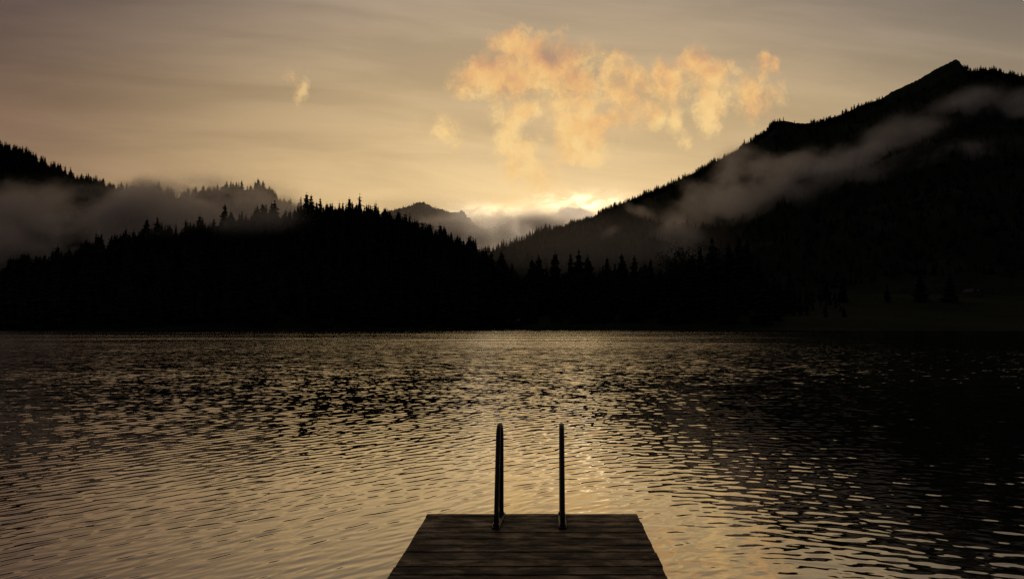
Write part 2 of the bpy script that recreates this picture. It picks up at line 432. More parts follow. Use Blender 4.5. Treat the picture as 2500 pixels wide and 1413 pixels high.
# low shore belt and the meadow
hill_f = Hill([(900,800),(1150,795),(1210,765),(1250,735),(1300,705),(1400,690),(1500,694),(1600,702),(1680,690),(1750,668),(1810,664),(1850,690),(1900,724),(1950,722),(2100,715),(2300,715),(2500,720),(3200,720)],
              [(U(900),760),(U(1500),720),(U(3200),700)], [(U(900),640),(U(1230),600),(U(1300),520),(U(1600),490),(U(2000),450),(U(3200),390)], 950, 1, 0.9, 1.5)
hill_a.mesh('wooded_hill', M['forest_floor'], U(-900), U(1500), 260, 50, 'low wooded hill on the far shore left of the pass')
hill_b.mesh('misty_mountain', M['forest_floor'], U(-900), U(1100), 260, 60, 'taller forested mountain behind the mist on the left')
hill_c.mesh('distant_summit', M['rock'], U(500), U(1400), 420, 50, 'small rocky summit far away in the gap between the slopes')
hill_d.mesh('forested_shoulder', M['forest_floor'], U(1000), U(2200), 180, 50, 'forested shoulder at the foot of the big mountain')
hill_e.mesh('mountain', M['forest_floor'], U(1150), U(3600), 1100, 80, 'tall dark mountain with a pointed summit on the right')
hill_f.mesh('meadow', M['meadow'], U(900), U(3200), 200, 40, 'low shore meadow under the mountain')

# one sheet of ground under everything
gme = np_mesh('ground', np.array([(-9000, -3000, -2.5), (9000, -3000, -2.5), (9000, 9000, -2.5), (-9000, 9000, -2.5)]), np.array([(0, 1, 2, 3)]))
kind(link('ground', gme, M['mud']), 'structure', 'lake bed and valley floor')

# ------------------------------------------------------------------ the lake
def water_fn(g, out):
    geo = g.new('ShaderNodeNewGeometry')
    P = geo.outputs['Position']
    px, py, pz = g.sep(P)
    dist = g.v('LENGTH', g.xyz(px, py, 0.0))
    # wind chop too small to be modelled: slopes taken straight from turbulence
    a = g.noise(g.v('MULTIPLY', P, (0.5, 1.8, 1.0)), 5.0, 3, 0.6).outputs['Color']
    b = g.noise(g.v('MULTIPLY', P, (0.45, 1.8, 1.0)), 2.0, 2, 0.5).outputs['Color']
    sl = g.v('ADD', g.scale(g.v('SUBTRACT', a, (.5, .5, .5)), 1.0), g.scale(g.v('SUBTRACT', b, (.5, .5, .5)), 0.6))
    gust = g.noise(g.v('MULTIPLY', P, (0.5, 1.0, 1.0)), 0.022, 4, 0.6).outputs[0]
    amp = g.m('MULTIPLY', g.map(dist, 9.0, 34.0, 0.0, 0.50), g.map(gust, 0.3, 0.7, 0.75, 1.25))
    amp = g.m('MULTIPLY', amp, g.map(dist, 40.0, 200.0, 1.0, 0.85))
    sx, sy, sz = g.sep(sl)
    patch = g.noise(g.v('MULTIPLY', P, (0.35, 1.0, 1.0)), 0.035, 4, 0.6).outputs[0]
    far = g.m('MULTIPLY', g.map(g.m('DIVIDE', 1.0, dist), 0.038, 0.0075, 0.0, 1.0, False), g.map(patch, 0.3, 0.7, 0.70, 1.15))
    sy = g.m('ADD', g.m('MULTIPLY', sy, g.m('SUBTRACT', 1.0, far)), g.m('MULTIPLY', g.m('ADD', g.m('ABSOLUTE', sy), 0.084), g.m('MULTIPLY', far, -1.0)))   # at a low angle only the near faces of the ripples show
    n = g.v('ADD', geo.outputs['Normal'], g.xyz(g.m('MULTIPLY', g.m('MULTIPLY', sx, 0.6), amp), g.m('MULTIPLY', sy, amp), 0.0))
    n = g.v('NORMALIZE', n)
    c = g.m('ABSOLUTE', g.v('DOT_PRODUCT', n, geo.outputs['Incoming']))
    fr = g.m('MULTIPLY_ADD', g.m('POWER', g.m('SUBTRACT', 1.0, c, clamp=True), 2.0), 0.95, 0.04)   # mirror-like at a low angle
    gl = g.new('ShaderNodeBsdfGlossy'); gl.inputs['Roughness'].default_value = 0.03
    gl.inputs['Color'].default_value = (1, 0.96, 0.89, 1); g.l.new(n, gl.inputs['Normal'])
    df = g.new('ShaderNodeBsdfDiffuse'); df.inputs[0].default_value = (.006, .009, .008, 1)
    mx = g.new('ShaderNodeMixShader'); g.l.new(fr, mx.inputs[0])
    g.l.new(df.outputs[0], mx.inputs[1]); g.l.new(gl.outputs[0], mx.inputs[2])
    g.l.new(mx.outputs[0], out.inputs[0])
M['water'] = mat('lake_water', water_fn)

def waves(X, Y):
    r = np.random.default_rng(5)
    D = np.sqrt(X * X + Y * Y)
    # crests bend round from the open side to the mountain side
    xw = X - 1.6
    gx = 0.72 * X - 0.60 * (xw + np.sqrt(xw * xw + 2.2))
    Yp = Y - gx
    amp = np.interp(D, [0, 5, 7, 9.5, 13, 20, 45], [0.30, 0.33, 0.44, 0.62, 0.84, 0.92, 0.90])
    Z = np.zeros_like(X)
    n = 70
    for i in range(n):
        L = 0.048 * (9.6 ** ((i + r.uniform(0, 1)) / n))          # 0.048 .. 0.46 m
        a = r.normal(0, 0.40) if i % 4 else r.normal(-0.8, 0.45)
        k = 2 * math.pi / L
        slope = 0.0130 * (1.5 if 0.11 < L < 0.29 else 0.75)
        fade = 1.0 / (1.0 + (D / (L * 165.0)) ** 4)
        ph = k * (X * math.sin(a) + Yp * math.cos(a)) + r.uniform(0, 6.28)
        env = 0.70 + 0.42 * np.sin(0.11 * k * (X * math.cos(a * 3 + i) + Yp * math.sin(a * 3 + i)) + i * 1.7)
        Z += slope / k * fade * env * np.sin(ph)
    gust = 1.0 + 0.22 * np.sin(X * 0.5 + 0.31 * Y + 1.0) * np.sin(Y * 0.42 - 0.2 * X)
    return Z * amp * gust

def build_lake():
    h = CAMZ
    y = 2.6; rows = []
    while y < 45:
        rows.append(y); y += min(max(y * y / (h * F) * 1.2, 0.010), 0.045) if y < 30 else 0.05 + (y - 30) * 0.01
    rows = np.array(rows)
    ua = np.concatenate([np.linspace(-1.6, -0.85, 120)[:-1], np.linspace(-0.85, 0.85, 1500), np.linspace(0.85, 1.6, 120)[1:]])
    Yg, Ug = np.meshgrid(rows, ua, indexing='ij')
    Xg = Ug * Yg
    Zg = waves(Xg, Yg)
    edge = np.clip((45 - Yg) / 14, 0, 1)
    Zg = Zg * edge
    nr, nc = Yg.shape
    V = np.stack([Xg, Yg, Zg], -1).reshape(-1, 3)
    i, j = np.meshgrid(np.arange(nr - 1), np.arange(nc - 1), indexing='ij')
    a = (i * nc + j).ravel()
    Fc = np.stack([a, a + 1, a + nc + 1, a + nc], -1)
    # the calm far part and the sides, one flat skirt welded round the rippled part
    y0, y1 = rows[0], rows[-1]
    e = 1.6
    ex = [(-e*y0, y0, 0), (e*y0, y0, 0), (e*y1, y1, 0), (-e*y1, y1, 0), (-2500, -300, 0), (2500, -300, 0), (2500, 1400, 0), (-2500, 1400, 0)]
    k = len(V)
    V = np.concatenate([V, np.array(ex)])
    F2 = np.array([(4, 5, 1, 0), (5, 6, 2, 1), (6, 7, 3, 2), (7, 4, 0, 3)]) + k
    Fc = np.concatenate([Fc, F2])
    o = link('water', np_mesh('water', V, Fc, True), M['water'])
    kind(o, 'structure', 'rippled dark lake reflecting the evening sky')
build_lake()

# ------------------------------------------------------------------ trees
def spruce_arrays(seed, whorls, per, faces=3, slim=0.17, gap=0.0, lean=0.0):
    """unit-height conifer crown: drooping sprays in whorls round a thin core"""
    r = random.Random(seed)
    V = []; T = []
    def tri(a, b, c):
        k = len(V); V.extend((a, b, c)); T.append((k, k + 1, k + 2))
    lop = [r.uniform(0.75, 1.2) for _ in range(8)]
    for w in range(whorls):
        f = (w + r.uniform(-0.3, 0.3)) / (whorls - 1)
        f = min(max(f, 0), 1)
        z = 0.08 + 0.90 * f
        R = slim * ((1 - f) ** 0.68 * (0.9 + 0.25 * math.sin(w * 2.3 + seed)) + 0.028)
        if f < 0.12: R *= 0.75
        a0 = r.uniform(0, 6.28)
        for b in range(per):
            if r.random() < gap: continue
            a = a0 + 6.283 * b / per + r.uniform(-0.35, 0.35)
            L = R * r.uniform(0.62, 1.22) * lop[int(a * 8 / 6.283) % 8]
            dr = L * r.uniform(0.25, 0.65)
            wd = L * r.uniform(0.30, 0.50)
            ca, sa = math.cos(a), math.sin(a)
            cx = lean * z * z
            base = (cx, 0, z + 0.02); tip = (cx + L * ca, L * sa, z - dr + r.uniform(0, .02))
            m = 0.62
            l1 = (cx + L * m * ca - wd * sa, L * m * sa + wd * ca, z - dr * 0.75)
            l2 = (cx + L * m * ca + wd * sa, L * m * sa - wd * ca, z - dr * 0.75)
            tri(base, l1, tip); tri(base, tip, l2)
            if faces > 2:
                tri(base, tip, (cx + L * .5 * ca, L * .5 * sa, z - dr * 0.6 - 0.035 - 0.25 * L))
    n = 5
    for s in range(n):
        a, b = 6.283 * s / n, 6.283 * (s + 1) / n
        q = slim * 0.45
        tri((q * math.cos(a), q * math.sin(a), 0.10), (q * math.cos(b), q * math.sin(b), 0.10), (lean, 0, 0.94))
    return np.array(V, float), np.array(T, int)

def trunk_mesh(name, seed, hgt=0.96, r0=0.013, lean=0.0):
    r = random.Random(seed)
    b = MB()
    pts = [(lean * (k / 6) ** 2 + r.uniform(-.003, .003), r.uniform(-.003, .003), -0.03 + (hgt + .03) * k / 6) for k in range(7)]
    b.tube(pts, [r0 * (1.15 - k / 6 * 1.05) for k in range(7)], 7)
    me = bpy.data.meshes.new(name); me.from_pydata(b.v, [], b.f); me.update()
    me.materials.append(M['bark'])
    return me

SPR = []
for s in range(9):
    slim = [0.19, 0.22, 0.17, 0.25, 0.14, 0.21, 0.18, 0.24, 0.11][s]
    gap = [0.05, 0.1, 0.0, 0.15, 0.1, 0.25, 0.35, 0.05, 0.0][s]
    lean = [0, .02, -.015, 0, .01, -.03, .03, 0, 0][s]
    V_, T_ = spruce_arrays(100 + s, 19 + s % 3, 8, 3, slim, gap, lean)
    me = np_mesh('crown', V_, T_); me.materials.append(M['needles'])
    SPR.append((me, trunk_mesh('trunk', 50 + s, 0.97, 0.012, lean)))
LOW = [spruce_arrays(300 + s, 8, 5, 2, [0.22, 0.27, 0.19, 0.24, 0.21, 0.30][s], 0.05) for s in range(6)]
for s in range(2):                                    # blunt broad crowns among the spires
    V_, T_ = spruce_arrays(400 + s, 8, 6, 2, 0.36, 0.1)
    V_[:, 2] *= 0.72; LOW.append((V_, T_))

def leafy(seed, n=900, spread=0.34):
    """unit-height broadleaf: clumps of small leaf faces on limbs; returns crown mesh, trunk mesh"""
    r = random.Random(seed)
    b = MB()
    b.tube([(0, 0, -.03), (.01, 0, .2), (.0, .01, .45), (.015, 0, .8)], [.035, .028, .02, .006], 8)
    cl = []
    for k in range(13):
        a = k * 2.4 + r.uniform(-.4, .4); z = 0.28 + 0.6 * k / 13
        L = spread * (1.0 - 0.55 * abs(z - 0.5) / 0.5) * r.uniform(.75, 1.15)
        e = (L * math.cos(a), L * math.sin(a), min(z + L * r.uniform(.2, .7), .97))
        b.tube([(0, 0, z - .06), ((e[0]) * .5, e[1] * .5, z + .04), e], [.012, .008, .003], 5)
        cl.append((e, r.uniform(.09, .15)))
        cl.append(((e[0] * .55, e[1] * .55, z + .06), r.uniform(.07, .12)))
    cl.append(((0, 0, .9), .1))
    V = []; T = []
    for i in range(n):
        c, R = r.choice(cl)
        d = Vector((r.gauss(0, 1), r.gauss(0, 1), r.gauss(0, 0.8))).normalized() * R * r.random() ** 0.4
        q = Vector(c) + d
        s = r.uniform(.012, .026)
        m1 = Vector((r.gauss(0, 1), r.gauss(0, 1), r.gauss(0, 1))).normalized(); m2 = m1.orthogonal().normalized()
        k = len(V)
        V += [q + m1 * s, q + m2 * s * .6, q - m1 * s, q - m2 * s * .6]
        T.append((k, k + 1, k + 2, k + 3))
    me = np_mesh('crown', np.array([tuple(q) for q in V]), np.array(T)); me.materials.append(M['leaves'])
    tm = bpy.data.meshes.new('trunk'); tm.from_pydata(b.v, [], b.f); tm.update(); tm.materials.append(M['bark'])
    return me, tm
LEAF = [leafy(1, 1500, .34), leafy(2, 1300, .28), leafy(3, 1500, .42)]

COUNT = [0]
def put_tree(x, y, z, h, meshes, name, label, group=None, cat='tree', wide=1.0):
    t = thing(name, (x, y, z), label, cat, group, random.uniform(0, 6.28))
    t.scale = (h * wide, h * wide, h)
    link('trunk', meshes[1], None, t); link('crown', meshes[0], None, t)
    COUNT[0] += 1
    return t

def forest(name, hill, n, u0, u1, hr, label, tfun, skip=None, seed=1, slimk=1.0, extra=None):
    """the uncountable rest of a wooded slope: one object"""
    r = np.random.default_rng(seed)
    u = r.uniform(u0, u1, n); t = tfun(r, n)
    dc, df = hill.par(hill.dc, u), hill.par(hill.df, u)
    y = df + (dc - df) * t
    if skip is not None:
        k = ~skip(u, t, r); u, y, t = u[k], y[k], t[k]
    h = hr[0] + (hr[1] - hr[0]) * r.beta(1.3, 1.3, len(u)) * 1.15
    h = h * (1 + 0.28 * np.sin(u * 210 + 1.3) * np.sin(u * 87 + 0.4)) * np.where(r.random(len(u)) < 0.10, 1.25, 1.0)
    if extra is not None: h = h * extra(u)
    z = hill.z(u, y) - 0.4
    x = u * y
    which = r.integers(0, len(LOW), len(u)); ang = r.uniform(0, 6.28, len(u)); wd = h * r.uniform(0.8, 1.25, len(u)) * slimk
    Vs, Ts, off = [], [], 0
    for k, (V, T) in enumerate(LOW):
        i = np.where(which == k)[0]
        if not len(i): continue
        c, s = np.cos(ang[i])[:, None], np.sin(ang[i])[:, None]
        X = (V[None, :, 0] * c - V[None, :, 1] * s) * wd[i][:, None] + x[i][:, None]
        Y = (V[None, :, 0] * s + V[None, :, 1] * c) * wd[i][:, None] + y[i][:, None]
        Z = V[None, :, 2] * h[i][:, None] + z[i][:, None]
        P = np.stack([X, Y, Z], -1).reshape(-1, 3)
        Tt = (T[None] + (np.arange(len(i)) * len(V))[:, None, None]).reshape(-1, 3) + off
        Vs.append(P); Ts.append(Tt); off += len(P)
    o = link(name, np_mesh(name, np.concatenate(Vs), np.concatenate(Ts)), M['needles'])
    return kind(o, 'stuff', label, 'forest')

crest = lambda lo: (lambda r, n: np.where(r.random(n) < 0.55, r.uniform(lo, 1.01, n), r.uniform(0.02, 1.0, n)))
forest('forest', hill_a, 5000, U(-700), U(1290), (15, 23), 'dense spruce wood covering the low hill on the far shore', crest(.80), None, 1, 1.2)
forest('forest', hill_b, 5200, U(-700), U(1000), (12, 20), 'misty spruce forest on the mountain behind the low hill', crest(.85), None, 2, 1.1)
forest('forest', hill_c, 700, U(850), U(1130), (7, 12), 'fine fringe of trees on the small distant summit', lambda r, n: r.uniform(.9, 1.005, n), lambda u, t, r: (u > U(1062)) & (r.random(len(u)) < .85), 3, 0.9)
forest('forest', hill_d, 2400, U(1080), U(2100), (13, 19), 'spruce forest on the shoulder in front of the mountain', crest(.85), None, 4, 0.85)
def bare(u, t, r):
    top = t > 0.93
    return top & (((u > U(2172)) & (u < U(2372))) | ((u > U(1905)) & (u < U(1992)) & (r.random(len(u)) < .8)) | ((u > U(1990)) & (r.random(len(u)) < .4)))
forest('forest', hill_e, 9000, U(1250), U(3300), (9, 16), 'dark forest climbing the big pointed mountain', lambda r, n: np.where(r.random(n) < .5, r.uniform(.95, 1.003, n), r.uniform(.12, 1., n)), bare, 5, 1.0)

forest('forest', hill_f, 1000, U(1240), U(2060), (17, 25), 'dense trees filling the shore wood right of the gap', lambda r, n: r.uniform(.35, 1.0, n),
       lambda u, t, r: r.random(len(u)) > np.interp(u, [U(1860), U(2060)], [1.0, 0.08]), 8, 1.0, lambda u: np.interp(u, [U(1860), U(2000)], [1.0, 0.5]))

# trees one can tell apart: (x, y of the top in the photo, hill, height range, kind, label)
def stand(px, py, hill, hpx, kind_i, label, group=None, name='spruce_tree', wide=1.0, t0=1.0):
    u, v = uv(px, py)
    best = None
    dc = float(hill.par(hill.dc, np.array([u]))[0]); df = float(hill.par(hill.df, np.array([u]))[0])
    for k in range(60):
        t = t0 - k * 0.012
        if t < 0.03: break
        y = df + (dc - df) * t
        zg = float(hill.z(np.array([u]), np.array([y]))[0])
        h = CAMZ + v * y - zg
        e = abs(h - hpx / F * y)
        if best is None or e < best[0]: best = (e, y, zg, h)
    e, y, zg, h = best
    h = min(max(h, 8), 46)
    ms = SPR[kind_i] if kind_i < 20 else LEAF[kind_i - 20]
    return put_tree(u * y, y, zg - 0.3, h + 0.3, ms, name, label, group, wide=wide)

GA = 'spruces standing out along the crest of the low hill'
named = [
 (749,469,95,0,'tallest pale spruce standing in the mist behind the dark crest'),
 (761,475,88,2,'slightly shorter misty spruce close beside the tallest pale one'),
 (784,482,75,6,'thin ragged misty spruce right of the pale pair'),
 (671,488,70,3,'broad ragged spruce on the hazy rise left of the pale pair'),
 (642,495,62,1,'full round-topped spruce just left of the broad ragged one'),
 (628,501,55,2,'narrow spruce at the left edge of the hazy clump on the hill'),
 (729,513,62,7,'dark full spruce below the pale misty pair'),
 (747,519,52,0,'smaller dark spruce beside the full one below the pale pair'),
 (773,507,58,1,'grey half-hidden spruce behind the dark trees of the crest'),
 (789,504,60,2,'dark pointed spruce left of the slender column-shaped tree'),
 (807,500,56,3,'bushy dark spruce touching the slender column-shaped tree'),
 (831,513,60,8,'slender dark column-shaped conifer on the hill crest'),
 (838,496,60,6,'pale thin spruce behind the slender column-shaped conifer'),
 (853,481,80,0,'tallest dark spruce spire on the crest of the low hill'),
 (862,492,66,5,'open-branched spruce leaning against the tallest dark spire'),
 (869,497,60,1,'stocky spruce just right of the tallest dark spire'),
 (897,498,50,6,'thin see-through spruce between the spire and the star-topped tree'),
 (919,503,52,5,'spruce with a star-shaped ragged top near the end of the crest'),
 (939,506,48,1,'thick spruce right of the star-topped tree'),
 (952,513,44,3,'low wide spruce where the crest starts to fall'),
 (999,532,48,0,'pointed spruce first below the crest on the falling edge'),
 (1012,539,46,2,'narrow spruce beside the pointed one on the falling edge'),
 (1038,543,44,20,'rounded leafy tree on the falling edge of the hill'),
 (1087,556,48,5,'ragged open spruce halfway down the falling edge'),
 (1102,565,46,2,'slim spruce just below the ragged one on the falling edge'),
 (1116,574,48,0,'sharp spruce in the lower row of the falling edge'),
 (1132,584,48,1,'wide spruce low on the falling edge'),
 (1147,591,46,4,'very slim spruce low on the falling edge'),
 (1154,594,44,7,'last full spruce before the gap at the foot of the falling edge'),
 (1198,614,64,5,'tall ragged spruce left of the lone spire above the shore wood'),
 (1225,610,74,0,'tall lone spruce spire in front of the pale gap in the slopes'),
 (1250,644,46,2,'short spruce at the right foot of the lone spire'),
 (430,543,50,8,'slim dark conifer standing alone in the mist on the left slope'),
 (466,554,48,3,'small broad spruce fading into the mist right of the slim conifer'),
 (358,532,44,1,'faint spruce farthest up the mist left of the slim conifer'),
 (551,497,60,5,'misty tree with several thin bare tops'),
 (567,519,48,1,'rounded misty spruce beside the tree with bare tops'),
 (54,617,44,0,'pointed spruce in the black front row under the left mist'),
 (70,618,42,2,'second pointed spruce of the black front row under the left mist'),
 (90,621,42,1,'broad spruce of the black front row under the left mist'),
 (110,621,42,7,'full spruce at the end of the black front row under the left mist'),
 (150,613,48,3,'tall spruce at the dark corner where the left mist ends'),
 (199,590,46,0,'pointed spruce rising from the lower edge of the mist bank'),
 (241,573,44,1,'spruce half lost at the lower edge of the mist bank'),
 (409,594,46,2,'dark spruce below the slim conifer in the left slope'),
 (443,592,46,4,'thin dark spruce below the small broad one in the mist'),
]
for px, py, hp, ki, lab in named:
    stand(px, py, hill_a, hp, ki, lab, None, 'leafy_tree' if ki >= 20 else 'spruce_tree', 1.25)

named_f = [
 (1299,627,1,'spruce with a blunt top first in the shore wood right of the gap'),
 (1315,622,7,'wide spruce second in the shore wood right of the gap'),
 (1355,611,0,'taller spruce rising from the middle shore wood left of the thick pair'),
 (1393,617,2,'narrow spruce between the taller one and the thick-crowned one'),
 (1413,609,3,'thick-crowned spruce highest in the middle shore wood'),
 (1436,622,1,'spruce leaning on the right of the thick-crowned one'),
 (1482,625,0,'spruce standing alone right of the pale clearing'),
 (1518,617,7,'broad spruce at the start of the right half of the shore wood'),
 (1548,622,2,'slim spruce just right of the broad one in the shore wood'),
 (1587,630,5,'ragged spruce before the dip in the shore wood'),
 (1665,606,22,'open-crowned leafy tree rising right of the dip in the shore wood'),
 (1649,622,21,'smaller leafy tree at the left foot of the open-crowned one'),
 (1689,617,1,'spruce between the open-crowned tree and the tall right clump'),
 (1709,601,0,'pointed spruce leading up to the tall right clump'),
 (1738,579,3,'big spruce forming the left peak of the tall right clump'),
 (1778,592,7,'spruce in the notch of the tall right clump'),
 (1803,572,0,'tallest spruce forming the right peak of the right clump'),
 (1823,592,1,'spruce on the right flank of the right clump'),
 (1850,628,2,'last spruce of the right clump before the dark meadow'),
]
for px, py, ki, lab in named_f:
    u, v = uv(px, py)
    y = float(hill_f.par(hill_f.df, np.array([u]))[0]) + random.uniform(95, 190)
    zg = float(hill_f.z(np.array([u]), np.array([y]))[0])
    h = CAMZ + v * y - zg
    ms = SPR[ki] if ki < 20 else LEAF[ki - 20]
    put_tree(u * y, y, zg - .3, h + .3, ms, 'leafy_tree' if ki >= 20 else 'spruce_tree', lab, None, wide=random.uniform(0.95, 1.3))

# the rest of the shore wood, tree by tree
skyline = [(1240,665),(1270,652),(1300,637),(1330,632),(1360,622),(1400,625),(1430,620),(1460,640),(1500,630),(1540,630),(1570,640),(1600,652),(1640,640),(1670,622),(1700,618),(1730,595),(1770,605),(1800,590),(1830,612),(1860,645),(1890,668),(1915,700)]
for i in range(120):
    px = random.uniform(1245, 1905) if i < 95 else random.uniform(1480, 1880)
    u = U(px)
    df = float(hill_f.par(hill_f.df, np.array([u]))[0])
    y = df + random.uniform(18, 200)
    top = np.interp(px, [q[0] for q in skyline], [q[1] for q in skyline]) + random.uniform(0, 24)
    zg = float(hill_f.z(np.array([u]), np.array([y]))[0])
    h = CAMZ + uv(px, top)[1] * y - zg
    h = min(max(h, 11), 30) * random.uniform(0.75, 1.0)
    put_tree(u * y, y, zg - .3, h, SPR[random.choice([0, 1, 2, 3, 5, 7])], 'spruce_tree', 'black spruce packed into the wood along the far shore right of the gap', 'packed spruces of the shore wood', wide=random.uniform(0.9, 1.35))
# waterside trees below the low hill
for i in range(85):
    px = random.uniform(-60, 1240); u = U(px)
    df = float(hill_a.par(hill_a.df, np.array([u]))[0]); y = df + random.uniform(3, 75)
    zg = float(hill_a.z(np.array([u]), np.array([y]))[0])
    put_tree(u * y, y, zg - .3, random.uniform(16, 29), SPR[random.choice([0, 1, 2, 3, 5, 7])], 'spruce_tree', 'black spruce on the shaded waterside slope under the low hill', 'waterside spruces under the low hill')
# meadow trees
for px, py, hp, ki, lab in [(2016,676,52,3,'dark tree left of the pair on the meadow'),(2056,680,56,1,'dark tree right of the pair on the meadow'),
                            (2016,752,42,0,'spruce at the waterline below the meadow pair'),(2060,764,30,7,'small bushy spruce at the waterline below the meadow pair'),
                            (2245,664,70,3,'broad black tree midway along the meadow'),(2318,668,68,1,'broad black tree below the scattered white specks'),(2165,690,46,2,'slim tree between the pair and the broad meadow trees')]:
    stand(px, py, hill_f, hp, ki, lab, None, 'meadow_tree', 1.3)
# pale willow and waterside bush
for px, py, h, ki, lab in [(1370,764,9,22,'low pale willow beside the cottage at the water'),(1395,772,6,20,'small bush at the foot of the pale willow'),(1655,768,8,21,'low bush where the reed bank ends')]:
    u, v = uv(px, py); y = float(hill_f.par(hill_f.df, np.array([u]))[0]) + 14
    zg = float(hill_f.z(np.array([u]), np.array([y]))[0])
    put_tree(u * y, y, zg - .2, CAMZ + v * y - zg, LEAF[ki - 20], 'waterside_bush', lab, None, 'bush', 1.6)

# reeds along the bank: nobody could count them
def reeds():
    r = np.random.default_rng(9); n = 9000
    u = r.uniform(U(1225), U(1760), n)
    y = hill_f.par(hill_f.df, u) + r.uniform(0.5, 9, n)
    z = hill_f.z(u, y) - 0.3; x = u * y
    h = r.uniform(1.4, 2.8, n) * np.interp(u, [U(1225), U(1330), U(1700), U(1760)], [.5, 1, 1, .4])
    a = r.uniform(0, 3.14, n); w = 0.12
    V = np.stack([np.stack([x - w * np.cos(a), y - w * np.sin(a), z], -1), np.stack([x + w * np.cos(a), y + w * np.sin(a), z], -1),
                  np.stack([x + r.normal(0, .25, n), y + r.normal(0, .25, n), z + h], -1)], 1).reshape(-1, 3)
    o = link('reeds', np_mesh('reeds', V, np.arange(3 * n).reshape(-1, 3)), M['reeds'])
    kind(o, 'stuff', 'strip of reeds along the far bank right of the gap', 'reeds')
reeds()

# ------------------------------------------------------------------ houses on the far shore
def house(px, py_base, y, w, d, hw, hr, rz, wallm, label, group=None, chimney=True, nwin=3, name='cottage'):
    u, v = uv(px, py_base)
    x = u * y; zb = float(hill_f.z(np.array([u]), np.array([y]))[0]) - 0.3 if y < 900 else CAMZ + v * y
    t = thing(name, (x, y, zb), label, 'house', group, rz)
    b = MB()
    b.add([(-w/2,-d/2,0),(w/2,-d/2,0),(w/2,d/2,0),(-w/2,d/2,0),(-w/2,-d/2,hw),(w/2,-d/2,hw),(w/2,d/2,hw),(-w/2,d/2,hw),(0,-d/2,hw+hr),(0,d/2,hw+hr)],
          [(3,2,1,0),(0,1,5,8,4),(2,3,7,9,6),(1,2,6,5),(3,0,4,7)])
    b.build('wall', wallm, t)
    b = MB(); e = 0.7; th = 0.22
    sl = hr / (w / 2)
    for sgn in (-1, 1):
        x1 = sgn * (w / 2 + e); z1 = hw - e * sl + 0.06
        b.add([(0, -d/2-e, hw+hr+.06), (x1, -d/2-e, z1), (x1, d/2+e, z1), (0, d/2+e, hw+hr+.06),
               (0, -d/2-e, hw+hr+.06+th), (x1, -d/2-e, z1+th), (x1, d/2+e, z1+th), (0, d/2+e, hw+hr+.06+th)],
              [(0,1,2,3),(7,6,5,4),(0,4,5,1),(1,5,6,2),(2,6,7,3)])
    rf = b.build('roof', M['roof'], t)
    if chimney:
        b = MB(); b.box((w*.15, -.35, hw + hr*.5), (w*.15 + .7, .35, hw + hr + 1.0)); b.build('chimney', M['wall_pale'], rf)
    for k in range(nwin):
        cx = -w/2 + w * (k + .5) / nwin
        zc = hw * 0.35 if nwin > 1 else hw * .5
        b = MB(); b.box((cx-.55, -d/2-.06, zc-.1), (cx+.55, -d/2-.003, zc+1.3)); fr = b.build('window', M['white_paint'], t)
        b = MB(); b.box((cx-.42, -d/2-.085, zc+.02), (cx+.42, -d/2-.062, zc+1.18)); b.build('pane', M['pane'], fr)
    b = MB(); b.box((w*.28, -d/2-.09, .02), (w*.28+1.0, -d/2-.065, 2.05)); b.build('door', M['wall_wood'], t)
    return t
ct = house(1280, 800, 575, 8.5, 10, 5.2, 3.6, math.radians(-18), M['wall_wood'], 'dark wooden cottage with pitched roof among the trees by the water')
b = MB(); b.box((-5.2, -6.6, 2.55), (5.2, -5.02, 2.70)); b.box((-5.2, -6.62, 3.45), (5.2, -6.52, 3.55))
for k in range(9): b.box((-5.1 + k*1.28, -6.6, 2.70), (-5.0 + k*1.28, -6.54, 3.45))
for k in (-5.1, 5.0): b.box((k, -6.58, 0), (k+.12, -6.46, 2.55))
b.build('balcony', M['white_paint'], ct)
house(2368, 698, 690, 9, 9, 4.2, 3.2, math.radians(20), M['wall_pale'], 'small pale house with two bright windows at the upper end of the meadow', None, True, 2, 'farmhouse')
house(2388, 693, 694, 6, 7, 3.6, 2.6, math.radians(-15), M['wall_pale'], 'smaller pale hut beside the pale house on the meadow', None, False, 1, 'hut')
# flag pole beside the cottage
u, v = uv(1300, 800); yy = 568
t = thing('flag_pole', (u*yy, yy, float(hill_f.z(np.array([u]), np.array([yy]))[0]) - .2), 'pale thin pole standing right of the dark cottage', 'pole')
b = MB(); b.tube([(0,0,0),(0,0,5),(0,0,11)], [.12,.1,.07], 8); b.build('shaft', M['white_paint'], t, True)
b = MB(); b.tube([(0,0,11),(0,0,11.08),(0,0,11.2),(0,0,11.3)], [.05,.14,.14,.03], 8); b.build('finial', M['white_paint'], t, True)
# buoys in the lake off the cottage
for px, lab in [(1207, 'tiny white buoy floating by the bank farther from the cottage'), (1234, 'tiny white buoy floating by the bank closer to the cottage')]:
    u = U(px); yy = 545
    t = thing('buoy', (u*yy, yy, 0), lab, 'buoy', 'white buoys near the far bank')
    b = MB(); b.tube([(0,0,-.35),(0,0,-.2),(0,0,.1),(0,0,.4),(0,0,.62),(0,0,.7)], [.15,.42,.55,.42,.15,.06], 12); b.build('float', M['white_paint'], t, True)
    b = MB(); b.tube([(0,0,.68),(0,0,1.0)], .05, 6); b.build('spike', M['steel'], t, True)

